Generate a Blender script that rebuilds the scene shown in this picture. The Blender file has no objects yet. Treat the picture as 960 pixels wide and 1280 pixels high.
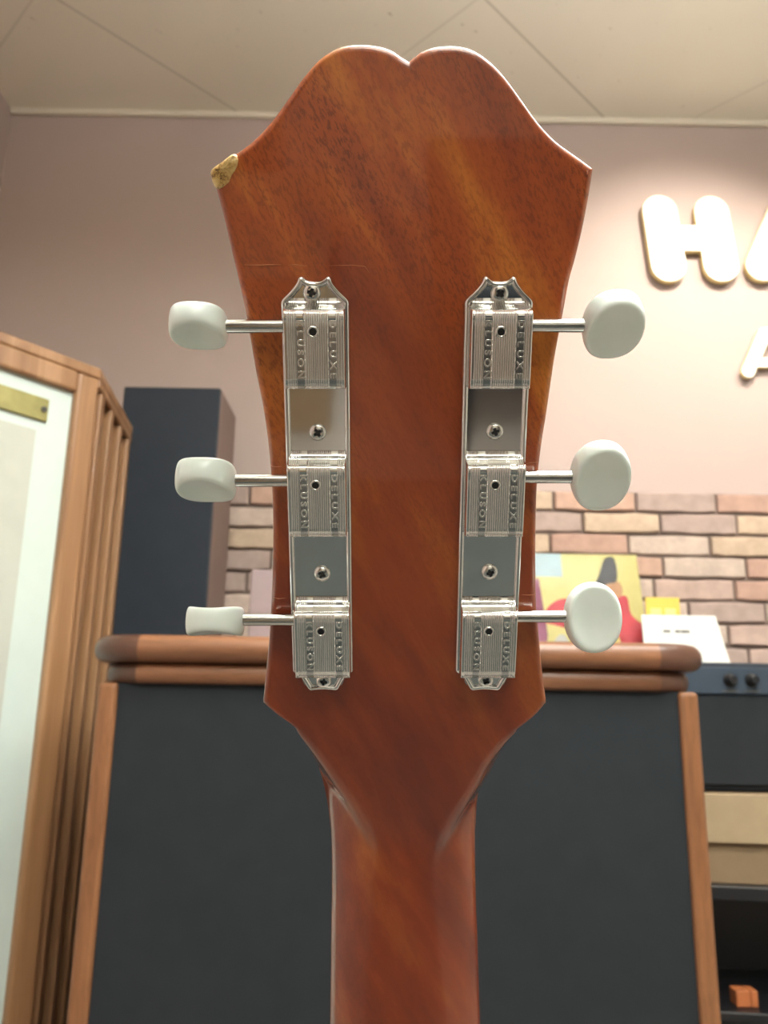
import bpy, math, random
from math import sin, cos, pi, sqrt, radians, exp, log, floor, atan2
from mathutils import Matrix, Vector

# ------------------------------------------------------------------ camera, light, exposure
SC = bpy.context.scene
COL = SC.collection
EYE = 1.05
PITCH = radians(13.3)
ROLL = radians(0.95)
FPX = 1000.0
r0 = Vector((1, 0, 0)); u0 = Vector((0, -sin(PITCH), cos(PITCH))); f0 = Vector((0, cos(PITCH), sin(PITCH)))
CR = r0 * cos(ROLL) + u0 * sin(ROLL)
CU = u0 * cos(ROLL) - r0 * sin(ROLL)
CB = -f0
CAMLOC = Vector((0, 0, EYE))
CAMMAT = Matrix(((CR.x, CU.x, CB.x, 0), (CR.y, CU.y, CB.y, 0), (CR.z, CU.z, CB.z, EYE), (0, 0, 0, 1)))
cd = bpy.data.cameras.new('camera'); cam = bpy.data.objects.new('camera', cd); COL.objects.link(cam)
cam.matrix_world = CAMMAT
cd.sensor_fit = 'VERTICAL'; cd.sensor_height = 36.0; cd.lens = FPX / 1280 * 36
cd.clip_start = 0.01; cd.clip_end = 50
cd.dof.use_dof = True; cd.dof.focus_distance = 0.19; cd.dof.aperture_fstop = 30.0
SC.camera = cam

D_WALL = 2.40
CEIL = EYE + 1.985
XL, XR, YB = -1.32, 2.60, -2.6

w = bpy.data.worlds.new('room_air'); SC.world = w; w.use_nodes = True
w.node_tree.nodes['Background'].inputs[0].default_value = (0.9, 0.92, 1.0, 1)
w.node_tree.nodes['Background'].inputs[1].default_value = 0.05

SC.view_settings.view_transform = 'Standard'; SC.view_settings.look = 'None'
SC.view_settings.exposure = 0.50; SC.view_settings.gamma = 1.0
SC.view_settings.use_curve_mapping = False
SC.cycles.max_bounces = 8; SC.cycles.diffuse_bounces = 5; SC.cycles.glossy_bounces = 5
SC.cycles.use_denoising = True
SC.cycles.sample_clamp_indirect = 8

def spot(name, loc, target, power, angle, blend, color, size=0.04):
    l = bpy.data.lights.new(name, 'SPOT'); l.energy = power; l.spot_size = radians(angle); l.spot_blend = blend
    l.color = color; l.shadow_soft_size = size
    o = bpy.data.objects.new(name, l); COL.objects.link(o); o.location = loc
    o.rotation_euler = (Vector(target) - Vector(loc)).to_track_quat('-Z', 'Y').to_euler()
    return o
SPOT_A = spot('sign_spot', (1.05, 1.55, CEIL - 0.10), (0.98, D_WALL, EYE + 0.95), 70, 92, 0.9, (1.0, 0.92, 0.80))
SPOT_B = spot('shelf_spot', (1.75, 1.45, CEIL - 0.10), (1.0, D_WALL, EYE + 0.35), 42, 95, 1.0, (1.0, 0.93, 0.82))

# ------------------------------------------------------------------ pixel helpers (real planes in the room)
def ray(px, py):
    return CR * ((px - 480) / FPX) + CU * ((640 - py) / FPX) + f0
def aty(px, py, Y):
    d = ray(px, py); return CAMLOC + d * (Y / d.y)
def atz(px, py, z):
    d = ray(px, py); return CAMLOC + d * ((z - EYE) / d.z)

# ------------------------------------------------------------------ materials
def new_mat(name):
    m = bpy.data.materials.new(name); m.use_nodes = True
    nt = m.node_tree; b = nt.nodes['Principled BSDF']
    return m, nt, b
def srgb(r, g, b):
    f = lambda c: (c / 255 / 12.92) if c / 255 <= 0.04045 else ((c / 255 + 0.055) / 1.055) ** 2.4
    return (f(r), f(g), f(b), 1)
def coords(nt, scale=(1, 1, 1), rot=(0, 0, 0), kind='Object'):
    tc = nt.nodes.new('ShaderNodeTexCoord'); m1 = nt.nodes.new('ShaderNodeMapping'); mp = nt.nodes.new('ShaderNodeMapping')
    m1.inputs['Rotation'].default_value = rot; mp.inputs['Scale'].default_value = scale
    nt.links.new(tc.outputs[kind], m1.inputs[0]); nt.links.new(m1.outputs[0], mp.inputs[0]); return mp.outputs[0]
def noise(nt, vec, scale, detail=4, rough=0.55, dist=0.0):
    n = nt.nodes.new('ShaderNodeTexNoise'); n.inputs['Scale'].default_value = scale
    n.inputs['Detail'].default_value = detail; n.inputs['Roughness'].default_value = rough
    n.inputs['Distortion'].default_value = dist
    nt.links.new(vec, n.inputs['Vector']); return n.outputs['Fac']
def ramp(nt, fac, stops):
    r = nt.nodes.new('ShaderNodeValToRGB'); e = r.color_ramp.elements
    while len(e) < len(stops): e.new(0.5)
    for k, (p, c) in enumerate(stops):
        e[k].position = p; e[k].color = c
    nt.links.new(fac, r.inputs[0]); return r.outputs[0]
def mix(nt, fac, a, b, mode='MIX'):
    m = nt.nodes.new('ShaderNodeMix'); m.data_type = 'RGBA'; m.blend_type = mode
    for v, s in ((fac, m.inputs[0]), (a, m.inputs[6]), (b, m.inputs[7])):
        if isinstance(v, (int, float)): s.default_value = v
        elif isinstance(v, tuple): s.default_value = v
        else: nt.links.new(v, s)
    return m.outputs[2]
def math_(nt, op, a, b=None):
    m = nt.nodes.new('ShaderNodeMath'); m.operation = op
    for v, s in ((a, m.inputs[0]), (b, m.inputs[1])):
        if v is None: continue
        if isinstance(v, (int, float)): s.default_value = v
        else: nt.links.new(v, s)
    return m.outputs[0]
def bump(nt, b, h, strength, dist):
    n = nt.nodes.new('ShaderNodeBump'); n.inputs['Strength'].default_value = strength; n.inputs['Distance'].default_value = dist
    nt.links.new(h, n.inputs['Height']); nt.links.new(n.outputs[0], b.inputs['Normal'])

def simple(name, col, rough=0.5, metal=0.0, var=0.06, scale=20, coat=0.0, bmp=0.0, bscale=200, spec=0.5):
    m, nt, b = new_mat(name)
    v = coords(nt)
    n = noise(nt, v, scale, 4)
    d = tuple(c * (1 - var) for c in col[:3]) + (1,); l = tuple(min(1, c * (1 + var)) for c in col[:3]) + (1,)
    nt.links.new(ramp(nt, n, [(0.3, d), (0.7, l)]), b.inputs['Base Color'])
    b.inputs['Roughness'].default_value = rough; b.inputs['Metallic'].default_value = metal
    b.inputs['Coat Weight'].default_value = coat; b.inputs['Coat Roughness'].default_value = 0.08
    b.inputs['Specular IOR Level'].default_value = spec
    if bmp: bump(nt, b, noise(nt, v, bscale, 3), bmp, 0.001)
    return m

def wood(name, dark, mid, light, rot, band, pore, stretch=0.12, rough=0.35, coat=0.0, pore_amt=0.5, coat_rough=0.04, pore_grad=False):
    m, nt, b = new_mat(name)
    v = coords(nt, (1, stretch, 1), rot)
    n1 = noise(nt, v, band, 3, 0.5, 0.6)
    n1b = noise(nt, v, band * 3.3, 4, 0.6, 0.3)
    f = math_(nt, 'ADD', math_(nt, 'MULTIPLY', n1, 0.68), math_(nt, 'MULTIPLY', n1b, 0.32))
    c = ramp(nt, f, [(0.33, dark), (0.50, mid), (0.66, light)])
    v2 = coords(nt, (1, stretch * 1.6, 1), rot)
    n2 = noise(nt, v2, pore, 3, 0.65)
    p = ramp(nt, n2, [(0.40, (1, 1, 1, 1)), (0.52, (0, 0, 0, 1))])
    n3 = noise(nt, v, band * 1.3, 2)
    pm = math_(nt, 'MULTIPLY', p, math_(nt, 'MULTIPLY', ramp(nt, n3, [(0.35, (0.25, 0.25, 0.25, 1)), (0.65, (1, 1, 1, 1))]), pore_amt))
    if pore_grad:
        tc = nt.nodes.new('ShaderNodeTexCoord'); sx = nt.nodes.new('ShaderNodeSeparateXYZ')
        nt.links.new(tc.outputs['Object'], sx.inputs[0])
        mr = nt.nodes.new('ShaderNodeMapRange'); mr.inputs['From Min'].default_value = -0.03; mr.inputs['From Max'].default_value = 0.06
        mr.inputs['To Min'].default_value = 0.25; mr.inputs['To Max'].default_value = 1.0
        nt.links.new(sx.outputs[1], mr.inputs[0]); pm = math_(nt, 'MULTIPLY', pm, mr.outputs[0])
    if pore_grad:   # base colour graded darker and redder toward the neck end
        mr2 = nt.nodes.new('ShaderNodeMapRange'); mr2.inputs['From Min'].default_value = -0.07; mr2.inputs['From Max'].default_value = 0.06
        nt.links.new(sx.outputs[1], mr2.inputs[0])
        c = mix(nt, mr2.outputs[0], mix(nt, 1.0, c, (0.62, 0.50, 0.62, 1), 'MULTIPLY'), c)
    dk = tuple(x * 0.35 for x in dark[:3]) + (1,)
    nt.links.new(mix(nt, pm, c, dk), b.inputs['Base Color'])
    b.inputs['Roughness'].default_value = rough
    b.inputs['Coat Weight'].default_value = coat; b.inputs['Coat Roughness'].default_value = coat_rough
    return m

M = {}
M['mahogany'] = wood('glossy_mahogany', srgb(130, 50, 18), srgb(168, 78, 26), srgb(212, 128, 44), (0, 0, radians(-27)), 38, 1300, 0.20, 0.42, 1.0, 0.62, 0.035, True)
M['rosewood'] = wood('dark_rosewood', srgb(40, 22, 16), srgb(58, 34, 24), srgb(76, 46, 32), (0, 0, 0), 60, 700, 0.1, 0.5)
M['oak_frame'] = wood('oak_frame', srgb(132, 94, 64), srgb(152, 112, 78), srgb(172, 132, 98), (radians(90), 0, 0), 22, 220, 0.04, 0.38, 0.2, 0.12)
M['walnut_trim'] = wood('walnut_trim', srgb(104, 66, 44), srgb(130, 86, 58), srgb(152, 104, 72), (0, 0, radians(90)), 12, 150, 0.08, 0.4, 0.2, 0.25)
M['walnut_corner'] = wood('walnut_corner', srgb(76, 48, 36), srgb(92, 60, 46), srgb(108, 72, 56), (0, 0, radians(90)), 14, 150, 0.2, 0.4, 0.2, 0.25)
M['walnut_post'] = wood('walnut_post', srgb(112, 72, 46), srgb(136, 90, 58), srgb(154, 106, 72), (radians(90), 0, 0), 20, 150, 0.08, 0.4, 0.15, 0.25)
M['brown_vinyl'] = simple('brown_vinyl', srgb(112, 92, 86), 0.5)
M['chrome'] = simple('bright_nickel', (0.80, 0.80, 0.78, 1), 0.09, 1.0, 0.03, 300)
M['chrome_flat'] = simple('polished_nickel', (0.80, 0.80, 0.79, 1), 0.06, 1.0, 0.02, 300)
M['screw_metal'] = simple('screw_nickel', (0.85, 0.85, 0.82, 1), 0.22, 1.0, 0.05, 500)
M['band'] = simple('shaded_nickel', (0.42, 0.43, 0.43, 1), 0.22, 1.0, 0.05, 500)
M['steel'] = simple('brushed_steel', (0.55, 0.54, 0.52, 1), 0.2, 1.0, 0.03, 300)
M['hole'] = simple('dark_hole', (0.01, 0.01, 0.01, 1), 0.3)
M['dark_metal'] = simple('dark_tarnished_metal', (0.12, 0.12, 0.12, 1), 0.3, 0.9)
M['black_cloth'] = simple('black_grille_cloth', srgb(42, 45, 48), 0.95, bmp=0.3, bscale=900, spec=0.15)
M['black_panel'] = simple('black_panel', srgb(38, 44, 53), 0.65, spec=0.3)
M['blue_panel'] = simple('slate_blue_panel', srgb(46, 58, 72), 0.5)
M['black_plastic'] = simple('black_plastic', (0.012, 0.012, 0.014, 1), 0.35)
M['pale_cloth'] = simple('pale_linen', srgb(184, 186, 176), 0.95, var=0.03, bmp=0.3, bscale=700, spec=0.1)
M['pale_frame'] = simple('pale_painted_board', srgb(196, 208, 202), 0.6, var=0.02)
M['brass'] = simple('aged_brass', srgb(150, 142, 92), 0.4, 0.6, 0.15, 30)
M['card'] = simple('corrugated_cardboard', srgb(132, 110, 84), 0.85)
M['card_flap'] = simple('pale_cardboard', srgb(156, 136, 108), 0.85)
M['white_card'] = simple('white_card', srgb(206, 206, 202), 0.6, var=0.01)
M['yellow'] = simple('yellow_print', srgb(228, 216, 140), 0.4, var=0.05, scale=8)
M['deep_yellow'] = simple('bright_yellow_print', srgb(216, 186, 84), 0.5, var=0.03)
M['red'] = simple('red_print', srgb(196, 60, 70), 0.5, var=0.1)
M['purple'] = simple('plum_print', srgb(150, 80, 110), 0.5)
M['ink'] = simple('black_ink', srgb(40, 34, 34), 0.5)
M['skin'] = simple('tan_print', srgb(200, 150, 110), 0.5)
M['pale_blue'] = simple('pale_blue_print', srgb(196, 222, 232), 0.5)
M['grey_ink'] = simple('grey_ink', srgb(96, 92, 88), 0.5)
M['mauve'] = simple('mauve_board', srgb(150, 132, 134), 0.7)
M['letter_face'] = simple('white_letter_face', srgb(250, 246, 232), 0.5, var=0.01)
M['letter_side'] = simple('cream_gold_edge', srgb(226, 208, 150), 0.35, 0.2)
M['orange_wood'] = simple('orange_wood', srgb(186, 110, 66), 0.5)
M['trim'] = simple('white_trim', srgb(214, 204, 188), 0.5, var=0.02)
M['floor'] = simple('grey_vinyl_floor', srgb(126, 118, 110), 0.5, var=0.1, scale=40)
M['velvet'] = simple('dark_inner_board', srgb(46, 30, 26), 0.9, spec=0.1)

def button_mat():
    m, nt, b = new_mat('milky_plastic')
    b.inputs['Base Color'].default_value = srgb(216, 226, 200)
    v = coords(nt); n = noise(nt, v, 160, 2)
    nt.links.new(ramp(nt, n, [(0.3, srgb(234, 248, 240)), (0.7, srgb(240, 251, 245))]), b.inputs['Base Color'])
    b.inputs['Roughness'].default_value = 0.28
    b.inputs['Subsurface Weight'].default_value = 0.35; b.inputs['Subsurface Radius'].default_value = (0.9, 1.0, 0.9)
    b.inputs['Subsurface Scale'].default_value = 0.0015
    b.inputs['Coat Weight'].default_value = 0.3; b.inputs['Coat Roughness'].default_value = 0.15
    return m
M['button'] = button_mat()

def chip_mat():
    m, nt, b = new_mat('bare_wood_chip')
    v = coords(nt); n = noise(nt, v, 420, 4, 0.7)
    nt.links.new(ramp(nt, n, [(0.36, srgb(120, 86, 38)), (0.42, srgb(196, 154, 86)), (0.62, srgb(226, 196, 130))]), b.inputs['Base Color'])
    b.inputs['Roughness'].default_value = 0.35; b.inputs['Coat Weight'].default_value = 0.6
    bump(nt, b, n, 0.5, 0.0006)
    return m
M['chip'] = chip_mat()
M['scratch'] = simple('pale_scratch', srgb(206, 130, 92), 0.4)
M['scratch_faint'] = simple('faint_scratch', srgb(180, 106, 62), 0.5)

def wall_mat(name, c):
    m, nt, b = new_mat(name); v = coords(nt)
    n = noise(nt, v, 2.0, 3)
    d = tuple(x * 0.96 for x in c[:3]) + (1,)
    nt.links.new(ramp(nt, n, [(0.3, d), (0.7, c)]), b.inputs['Base Color'])
    b.inputs['Roughness'].default_value = 0.85
    bump(nt, b, noise(nt, v, 160, 3), 0.08, 0.002)
    return m
M['wall'] = wall_mat('mauve_wallpaper', srgb(176, 158, 152))
M['wall_back'] = wall_mat('cream_plaster', srgb(196, 190, 178))

def ceiling_mat():
    m, nt, b = new_mat('ceiling_board'); tc = nt.nodes.new('ShaderNodeTexCoord'); s = nt.nodes.new('ShaderNodeSeparateXYZ')
    nt.links.new(tc.outputs['Object'], s.inputs[0])
    def seam(expr, off, per):
        a = math_(nt, 'DIVIDE', math_(nt, 'SUBTRACT', expr, off), per)
        fr = math_(nt, 'ABSOLUTE', math_(nt, 'SUBTRACT', a, math_(nt, 'ROUND', a)))
        return math_(nt, 'LESS_THAN', fr, 0.0042)
    dm = math_(nt, 'SUBTRACT', s.outputs[0], math_(nt, 'MULTIPLY', s.outputs[1], 1.0))
    sm = math_(nt, 'ADD', s.outputs[0], s.outputs[1])
    sa = seam(dm, -1.645, 1.275); sb = seam(sm, 2.16, 1.275)
    sa = math_(nt, 'MAXIMUM', sa, math_(nt, 'MULTIPLY', sb, 0.5))
    v = coords(nt, (1, 1, 1))
    n = noise(nt, v, 1.3, 2)
    c = ramp(nt, n, [(0.3, srgb(226, 220, 204)), (0.7, srgb(236, 230, 216))])
    v2 = coords(nt, (1, 0.4, 1), (0, 0, 0.8))
    sp = ramp(nt, noise(nt, v2, 70, 2, 0.5), [(0.20, (1, 1, 1, 1)), (0.27, (0, 0, 0, 1))])
    c = mix(nt, math_(nt, 'MULTIPLY', sp, 0.5), c, srgb(130, 112, 84))
    c = mix(nt, math_(nt, 'MULTIPLY', sa, 0.35), c, srgb(120, 104, 88))
    nt.links.new(c, b.inputs['Base Color']); b.inputs['Roughness'].default_value = 0.9
    bump(nt, b, noise(nt, v, 120, 3), 0.15, 0.002)
    return m
M['ceiling'] = ceiling_mat()

# ------------------------------------------------------------------ mesh helpers
class MB:
    def __init__(s): s.v = []; s.f = []; s.m = []; s.sm = []
    def add(s, vs, fs, mi=0, smooth=False):
        b = len(s.v); s.v += [tuple(p) for p in vs]
        for f in fs: s.f.append(tuple(b + i for i in f)); s.m.append(mi); s.sm.append(smooth)
        return s
    def box(s, x0, x1, y0, y1, z0, z1, mi=0):
        vs = [(x, y, z) for z in (z0, z1) for y in (y0, y1) for x in (x0, x1)]
        return s.add(vs, [(0, 2, 3, 1), (4, 5, 7, 6), (0, 1, 5, 4), (2, 6, 7, 3), (0, 4, 6, 2), (1, 3, 7, 5)], mi)
    def prism(s, pts, z0, z1, mi=0, axis='z', bev=0.0, mi_side=None, smooth=False):
        # pts CCW polygon; extruded from z0 to z1; top edge rounded by bev
        n = len(pts); rings = [(0, z0), (0, z1 - bev)]
        if bev:
            for k in range(1, 5):
                a = k / 4 * pi / 2; rings.append((bev * (1 - cos(a)), z1 - bev + bev * sin(a)))
        return s.rings(pts, rings, mi, axis, mi_side, smooth)
    def rings(s, pts, rings, mi=0, axis='z', mi_side=None, smooth=False, keep=None):
        n = len(pts); nrm = poly_normals(pts)
        if keep:
            for i, d in keep.items(): nrm[i] = d
        mp = {'z': lambda x, y, z: (x, y, z), 'y': lambda x, y, z: (x, -z, y)}[axis]
        vs = []
        for ins, z in rings:
            vs += [mp(p[0] - nrm[i][0] * ins, p[1] - nrm[i][1] * ins, z) for i, p in enumerate(pts)]
        fs = []
        for r in range(len(rings) - 1):
            for i in range(n):
                j = (i + 1) % n
                fs.append((r * n + i, r * n + j, (r + 1) * n + j, (r + 1) * n + i))
        b = len(s.v)
        s.add(vs, fs, mi if mi_side is None else mi_side, smooth)
        k = len(rings) - 1
        s.f.append(tuple(b + k * n + i for i in range(n))); s.m.append(mi); s.sm.append(False)
        s.f.append(tuple(b + i for i in reversed(range(n)))); s.m.append(mi); s.sm.append(False)
        return s
    def cyl(s, p0, p1, r0_, r1_=None, n=24, mi=0, prof=None):
        # prof: list of (t, r) along the axis
        p0 = Vector(p0); p1 = Vector(p1); ax = (p1 - p0)
        L = ax.length; a = ax.normalized(); h = Vector((0, 0, 1)) if abs(a.z) < 0.9 else Vector((1, 0, 0))
        e1 = a.cross(h).normalized(); e2 = a.cross(e1)
        prof = prof or [(0, r0_), (1, r0_ if r1_ is None else r1_)]
        vs = []; fs = []
        for t, r in prof:
            for k in range(n):
                an = 2 * pi * k / n; vs.append(p0 + ax * t + (e1 * cos(an) + e2 * sin(an)) * r)
        for r in range(len(prof) - 1):
            for k in range(n):
                j = (k + 1) % n; fs.append((r * n + k, (r + 1) * n + k, (r + 1) * n + j, r * n + j))
        s.add(vs, fs, mi, True)
        b = len(s.v) - len(vs)
        s.f.append(tuple(b + k for k in range(n))); s.m.append(mi); s.sm.append(False)
        s.f.append(tuple(b + (len(prof) - 1) * n + k for k in reversed(range(n)))); s.m.append(mi); s.sm.append(False)
        return s
    def build(s, name, mats, parent=None, loc=None, rot=None, bevel=0.0, autos=False):
        me = bpy.data.meshes.new(name); me.from_pydata(s.v, [], s.f); me.validate(); 
        mats = mats if isinstance(mats, (list, tuple)) else [mats]
        for m in mats: me.materials.append(m)
        if len(me.polygons) == len(s.m):
            me.polygons.foreach_set('material_index', s.m); me.polygons.foreach_set('use_smooth', s.sm)
        me.update()
        o = bpy.data.objects.new(name, me); COL.objects.link(o)
        if parent: o.parent = parent
        if loc is not None: o.location = loc
        if rot is not None: o.rotation_euler = rot
        if bevel:
            md = o.modifiers.new('edge', 'BEVEL'); md.width = bevel; md.segments = 3; md.limit_method = 'ANGLE'; md.angle_limit = radians(40)
        return o

def poly_normals(pts):
    n = len(pts); A = sum(pts[i][0] * pts[(i + 1) % n][1] - pts[(i + 1) % n][0] * pts[i][1] for i in range(n))
    sg = 1 if A > 0 else -1
    out = []
    for i in range(n):
        p, c, q = pts[i - 1], pts[i], pts[(i + 1) % n]
        d1 = Vector((c[0] - p[0], c[1] - p[1])); d2 = Vector((q[0] - c[0], q[1] - c[1]))
        if d1.length < 1e-9: d1 = d2
        if d2.length < 1e-9: d2 = d1
        d1.normalize(); d2.normalize()
        n1 = Vector((d1.y, -d1.x)) * sg; n2 = Vector((d2.y, -d2.x)) * sg
        m = n1 + n2
        if m.length < 1e-6: m = n1.copy()
        m.normalize(); k = max(0.45, m.dot(n1)); out.append((m.x / k, m.y / k))
    return out

def spline(pts, n=8, closed=False):
    out = []; N = len(pts); rng = range(N if closed else N - 1)
    g = lambda i: pts[i % N] if closed else pts[max(0, min(N - 1, i))]
    for i in rng:
        p0, p1, p2, p3 = g(i - 1), g(i), g(i + 1), g(i + 2)
        for k in range(n):
            t = k / n
            out.append(tuple(0.5 * (2 * p1[a] + (-p0[a] + p2[a]) * t + (2 * p0[a] - 5 * p1[a] + 4 * p2[a] - p3[a]) * t * t + (-p0[a] + 3 * p1[a] - 3 * p2[a] + p3[a]) * t ** 3) for a in (0, 1)))
    if not closed: out.append(tuple(pts[-1]))
    return out

def empty(name, loc, label, cat, group=None, rz=0):
    o = bpy.data.objects.new(name, None); COL.objects.link(o); o.location = loc; o.rotation_euler = (0, 0, rz)
    o.empty_display_size = 0.05
    return tag(o, label, cat, group)
def tag(o, label, cat, group=None):
    o['label'] = label; o['category'] = cat
    if group: o['group'] = group
    return o
def struct(o): o['kind'] = 'structure'; return o

# ------------------------------------------------------------------ the room
T = 0.1
struct(MB().box(XL - T, XR + T, YB - T, D_WALL + T, -T, 0).build('floor', M['floor']))
struct(MB().box(XL - T, XR + T, YB - T, D_WALL + T, CEIL, CEIL + T).build('ceiling', M['ceiling']))
struct(MB().box(XL, XR, D_WALL, D_WALL + T, 0, CEIL).build('wall_front', M['wall']))
struct(MB().box(XL - T, XL, YB - T, D_WALL + T, 0, CEIL).build('wall_left', M['wall']))
struct(MB().box(XR, XR + T, YB - T, D_WALL + T, 0, CEIL).build('wall_right', M['wall_back']))
struct(MB().box(XL, XR, YB - T, YB, 0, CEIL).build('wall_back', M['wall_back']))
tm = MB(); tm.box(XL, XR, D_WALL - 0.018, D_WALL, CEIL - 0.022, CEIL); tm.build('trim_1', M['trim'], bevel=0.004)
struct(bpy.data.objects['trim_1'])

# brick facing on the lower part of the wall: individual courses of brick slips (surface pattern of the wall)
def brick_mats():
    out = []
    for k, c in enumerate([(178, 146, 130), (180, 162, 150), (168, 136, 122), (180, 158, 138), (174, 150, 140), (186, 166, 154), (160, 140, 132)]):
        out.append(simple('brick_slip_%d' % k, srgb(*c), 0.85, var=0.13, scale=25, bmp=0.6, bscale=90))
    return out
BRICKTOP = aty(560, 613, D_WALL).z
rnd = random.Random(5)
mb = MB(); CH = 0.0672; BL = 0.245; G = 0.009
mb.box(XL, XR, D_WALL - 0.010, D_WALL - 0.0005, 0, BRICKTOP, 7)
row = 0; z1 = BRICKTOP - 0.002
while z1 > 0.55:
    z0 = z1 - CH + G
    x = XL - 0.02 - (BL / 2 if row % 2 else 0) + 0.185 - 0.245
    while x < XR:
        L = BL * rnd.uniform(0.92, 1.04)
        xa, xb = max(XL + 0.002, x), min(XR - 0.002, x + L - G)
        if xb - xa > 0.02:
            j = lambda a: rnd.uniform(-a, a)
            y = D_WALL - 0.020 + j(0.003)
            n = 7; top = []; bot = []
            for i in range(n):
                t = i / (n - 1); e = 0.002 if i in (0, n - 1) else 0
                top.append((xa + (xb - xa) * t, z1 - e + j(0.0022))); bot.append((xa + (xb - xa) * t, z0 + e + j(0.0022)))
            pts = bot + top[::-1]
            mb.rings(pts, [(0, -(D_WALL - 0.008)), (0, -(y + 0.004)), (0.0015, -(y + 0.001)), (0.005, -y)], rnd.randrange(7), 'y')
        x += L
    z1 -= CH; row += 1
bo = mb.build('wall_brick_facing', brick_mats() + [simple('brick_mortar', srgb(116, 100, 92), 0.95)])
struct(bo)

for x_, w_, lab in ((-0.75, 0.8, 'unseen dark tall shelf unit added at the back left for the nickel reflections'), (1.5, 1.1, 'unseen dark wide shelf unit added at the back right for the nickel reflections')):  # dark shelves added out of view to give the nickel darker reflections
    e = empty('added_shelf_unit', (x_, YB + 0.2, 0), lab, 'shelf')
    MB().box(-w_ / 2, w_ / 2, -0.19, -0.17, 0, 2.0).build('back_panel', M['black_panel'], e)
    for s_ in (-1, 1): MB().box(min(s_ * w_ / 2, s_ * (w_ / 2 - .02)), max(s_ * w_ / 2, s_ * (w_ / 2 - .02)), -0.17, 0.18, 0, 2.0).build('side_panel', M['walnut_post'], e)
    for z_ in (0.05, 0.5, 0.95, 1.4, 1.98): MB().box(-w_ / 2 + .02, w_ / 2 - .02, -0.17, 0.18, z_, z_ + .02).build('shelf_board', M['walnut_post'], e)
e = empty('added_bench', (0.62, -1.56, 0), 'unseen low black padded seat added behind the photographer for the nickel reflections', 'added_bench')  # unseen dark seat added so the right tuner strip mirrors something dark
MB().box(-0.5, 0.5, -0.45, 0.45, 0.38, 0.47).build('seat_pad', M['black_cloth'], e, bevel=0.02)
for sx_ in (-1, 1):
    for sy_ in (-1, 1): MB().cyl((sx_ * .42, sy_ * .38, 0), (sx_ * .42, sy_ * .38, .38), .02, n=12).build('leg', M['black_plastic'], e)
o = MB().box(-0.9, 1.0, -0.45, 0.45, 0, 0.012).build('added_rug', simple('slate_rug', srgb(66, 70, 68), 0.95, bmp=0.4, bscale=300), loc=(0, -0.62, 0), bevel=0.004)  # unseen dark mat added to darken reflections in the lower gear covers
tag(o, 'unseen flat slate grey floor mat added behind the guitar for the nickel reflections', 'added_rug')
e = empty('added_carton', (-0.42, -1.55, 0), 'unseen tan cardboard box added on the floor at the back left for the nickel reflections', 'box')  # unseen tan box added to tint what the left tuner strip reflects
MB().box(-0.3, 0.3, -0.3, 0.3, 0, 0.42).build('carton_body', M['card'], e, bevel=0.004)
MB().box(-0.3, 0.3, -0.03, 0.03, 0.42, 0.421).build('packing_tape', M['brown_vinyl'], e)
# unseen ceiling lamps, hung low and glowing upward too to brighten the ceiling
def ceiling_lamp(x, y, sx, sy, power, color, label):
    DR = 0.45
    e = empty('ceiling_light', (x, y, CEIL), label, 'ceiling light', 'ceiling panels over the shop floor')
    fr = MB()
    for sy_ in (-1, 1): fr.box(-sx / 2 - .03, sx / 2 + .03, min(sy_ * sy / 2, sy_ * (sy / 2 + .02)), max(sy_ * sy / 2, sy_ * (sy / 2 + .02)), -DR - .05, -DR)
    fr.build('housing', M['trim'], e)
    for sx_ in (-1, 1): MB().cyl((sx_ * sx * .4, 0, 0), (sx_ * sx * .4, 0, -DR), .004, n=8).build('hanging_rod', M['trim'], e)
    em, nt, b = new_mat('lamp_diffuser'); b.inputs['Emission Color'].default_value = color + (1,); b.inputs['Emission Strength'].default_value = power
    b.inputs['Base Color'].default_value = (0.8, 0.8, 0.8, 1)
    df = MB(); df.box(-sx / 2, sx / 2, -sy / 2, sy / 2, -DR - 0.045, -DR - 0.01); df.build('diffuser', em, e)
LP = 22.0
ceiling_lamp(0.65, 0.75, 1.2, 0.28, LP, (0.96, 1.0, 0.97), 'unseen long white ceiling light panel hung nearest the brick wall')
ceiling_lamp(0.35, -0.12, 1.2, 0.28, LP * 1.5, (0.96, 1.0, 0.97), 'unseen long white ceiling light panel hung above the photographer')
ceiling_lamp(0.3, -1.8, 1.2, 0.28, LP, (0.96, 1.0, 0.97), 'unseen long white ceiling light panel hung at the back of the shop')
for o_, lab in ((SPOT_A, 'small round white spotlight in ceiling over the large letter H'), (SPOT_B, 'small round white spotlight in ceiling right of the sign')):
    L = o_.location
    e = empty('ceiling_spotlight', (L.x, L.y, CEIL), lab, 'spotlight', 'sign spotlights')
    c = MB(); c.cyl((0, 0, 0), (0, 0, -0.055), 0.05, prof=[(0, .05), (0.9, .05), (1, .047)])
    c.build('housing', M['trim'], e)
    o_.parent = e; o_.matrix_parent_inverse = Matrix.Identity(4); q = o_.rotation_euler.copy(); o_.location = (0, 0, -0.10); o_.rotation_euler = q

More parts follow.
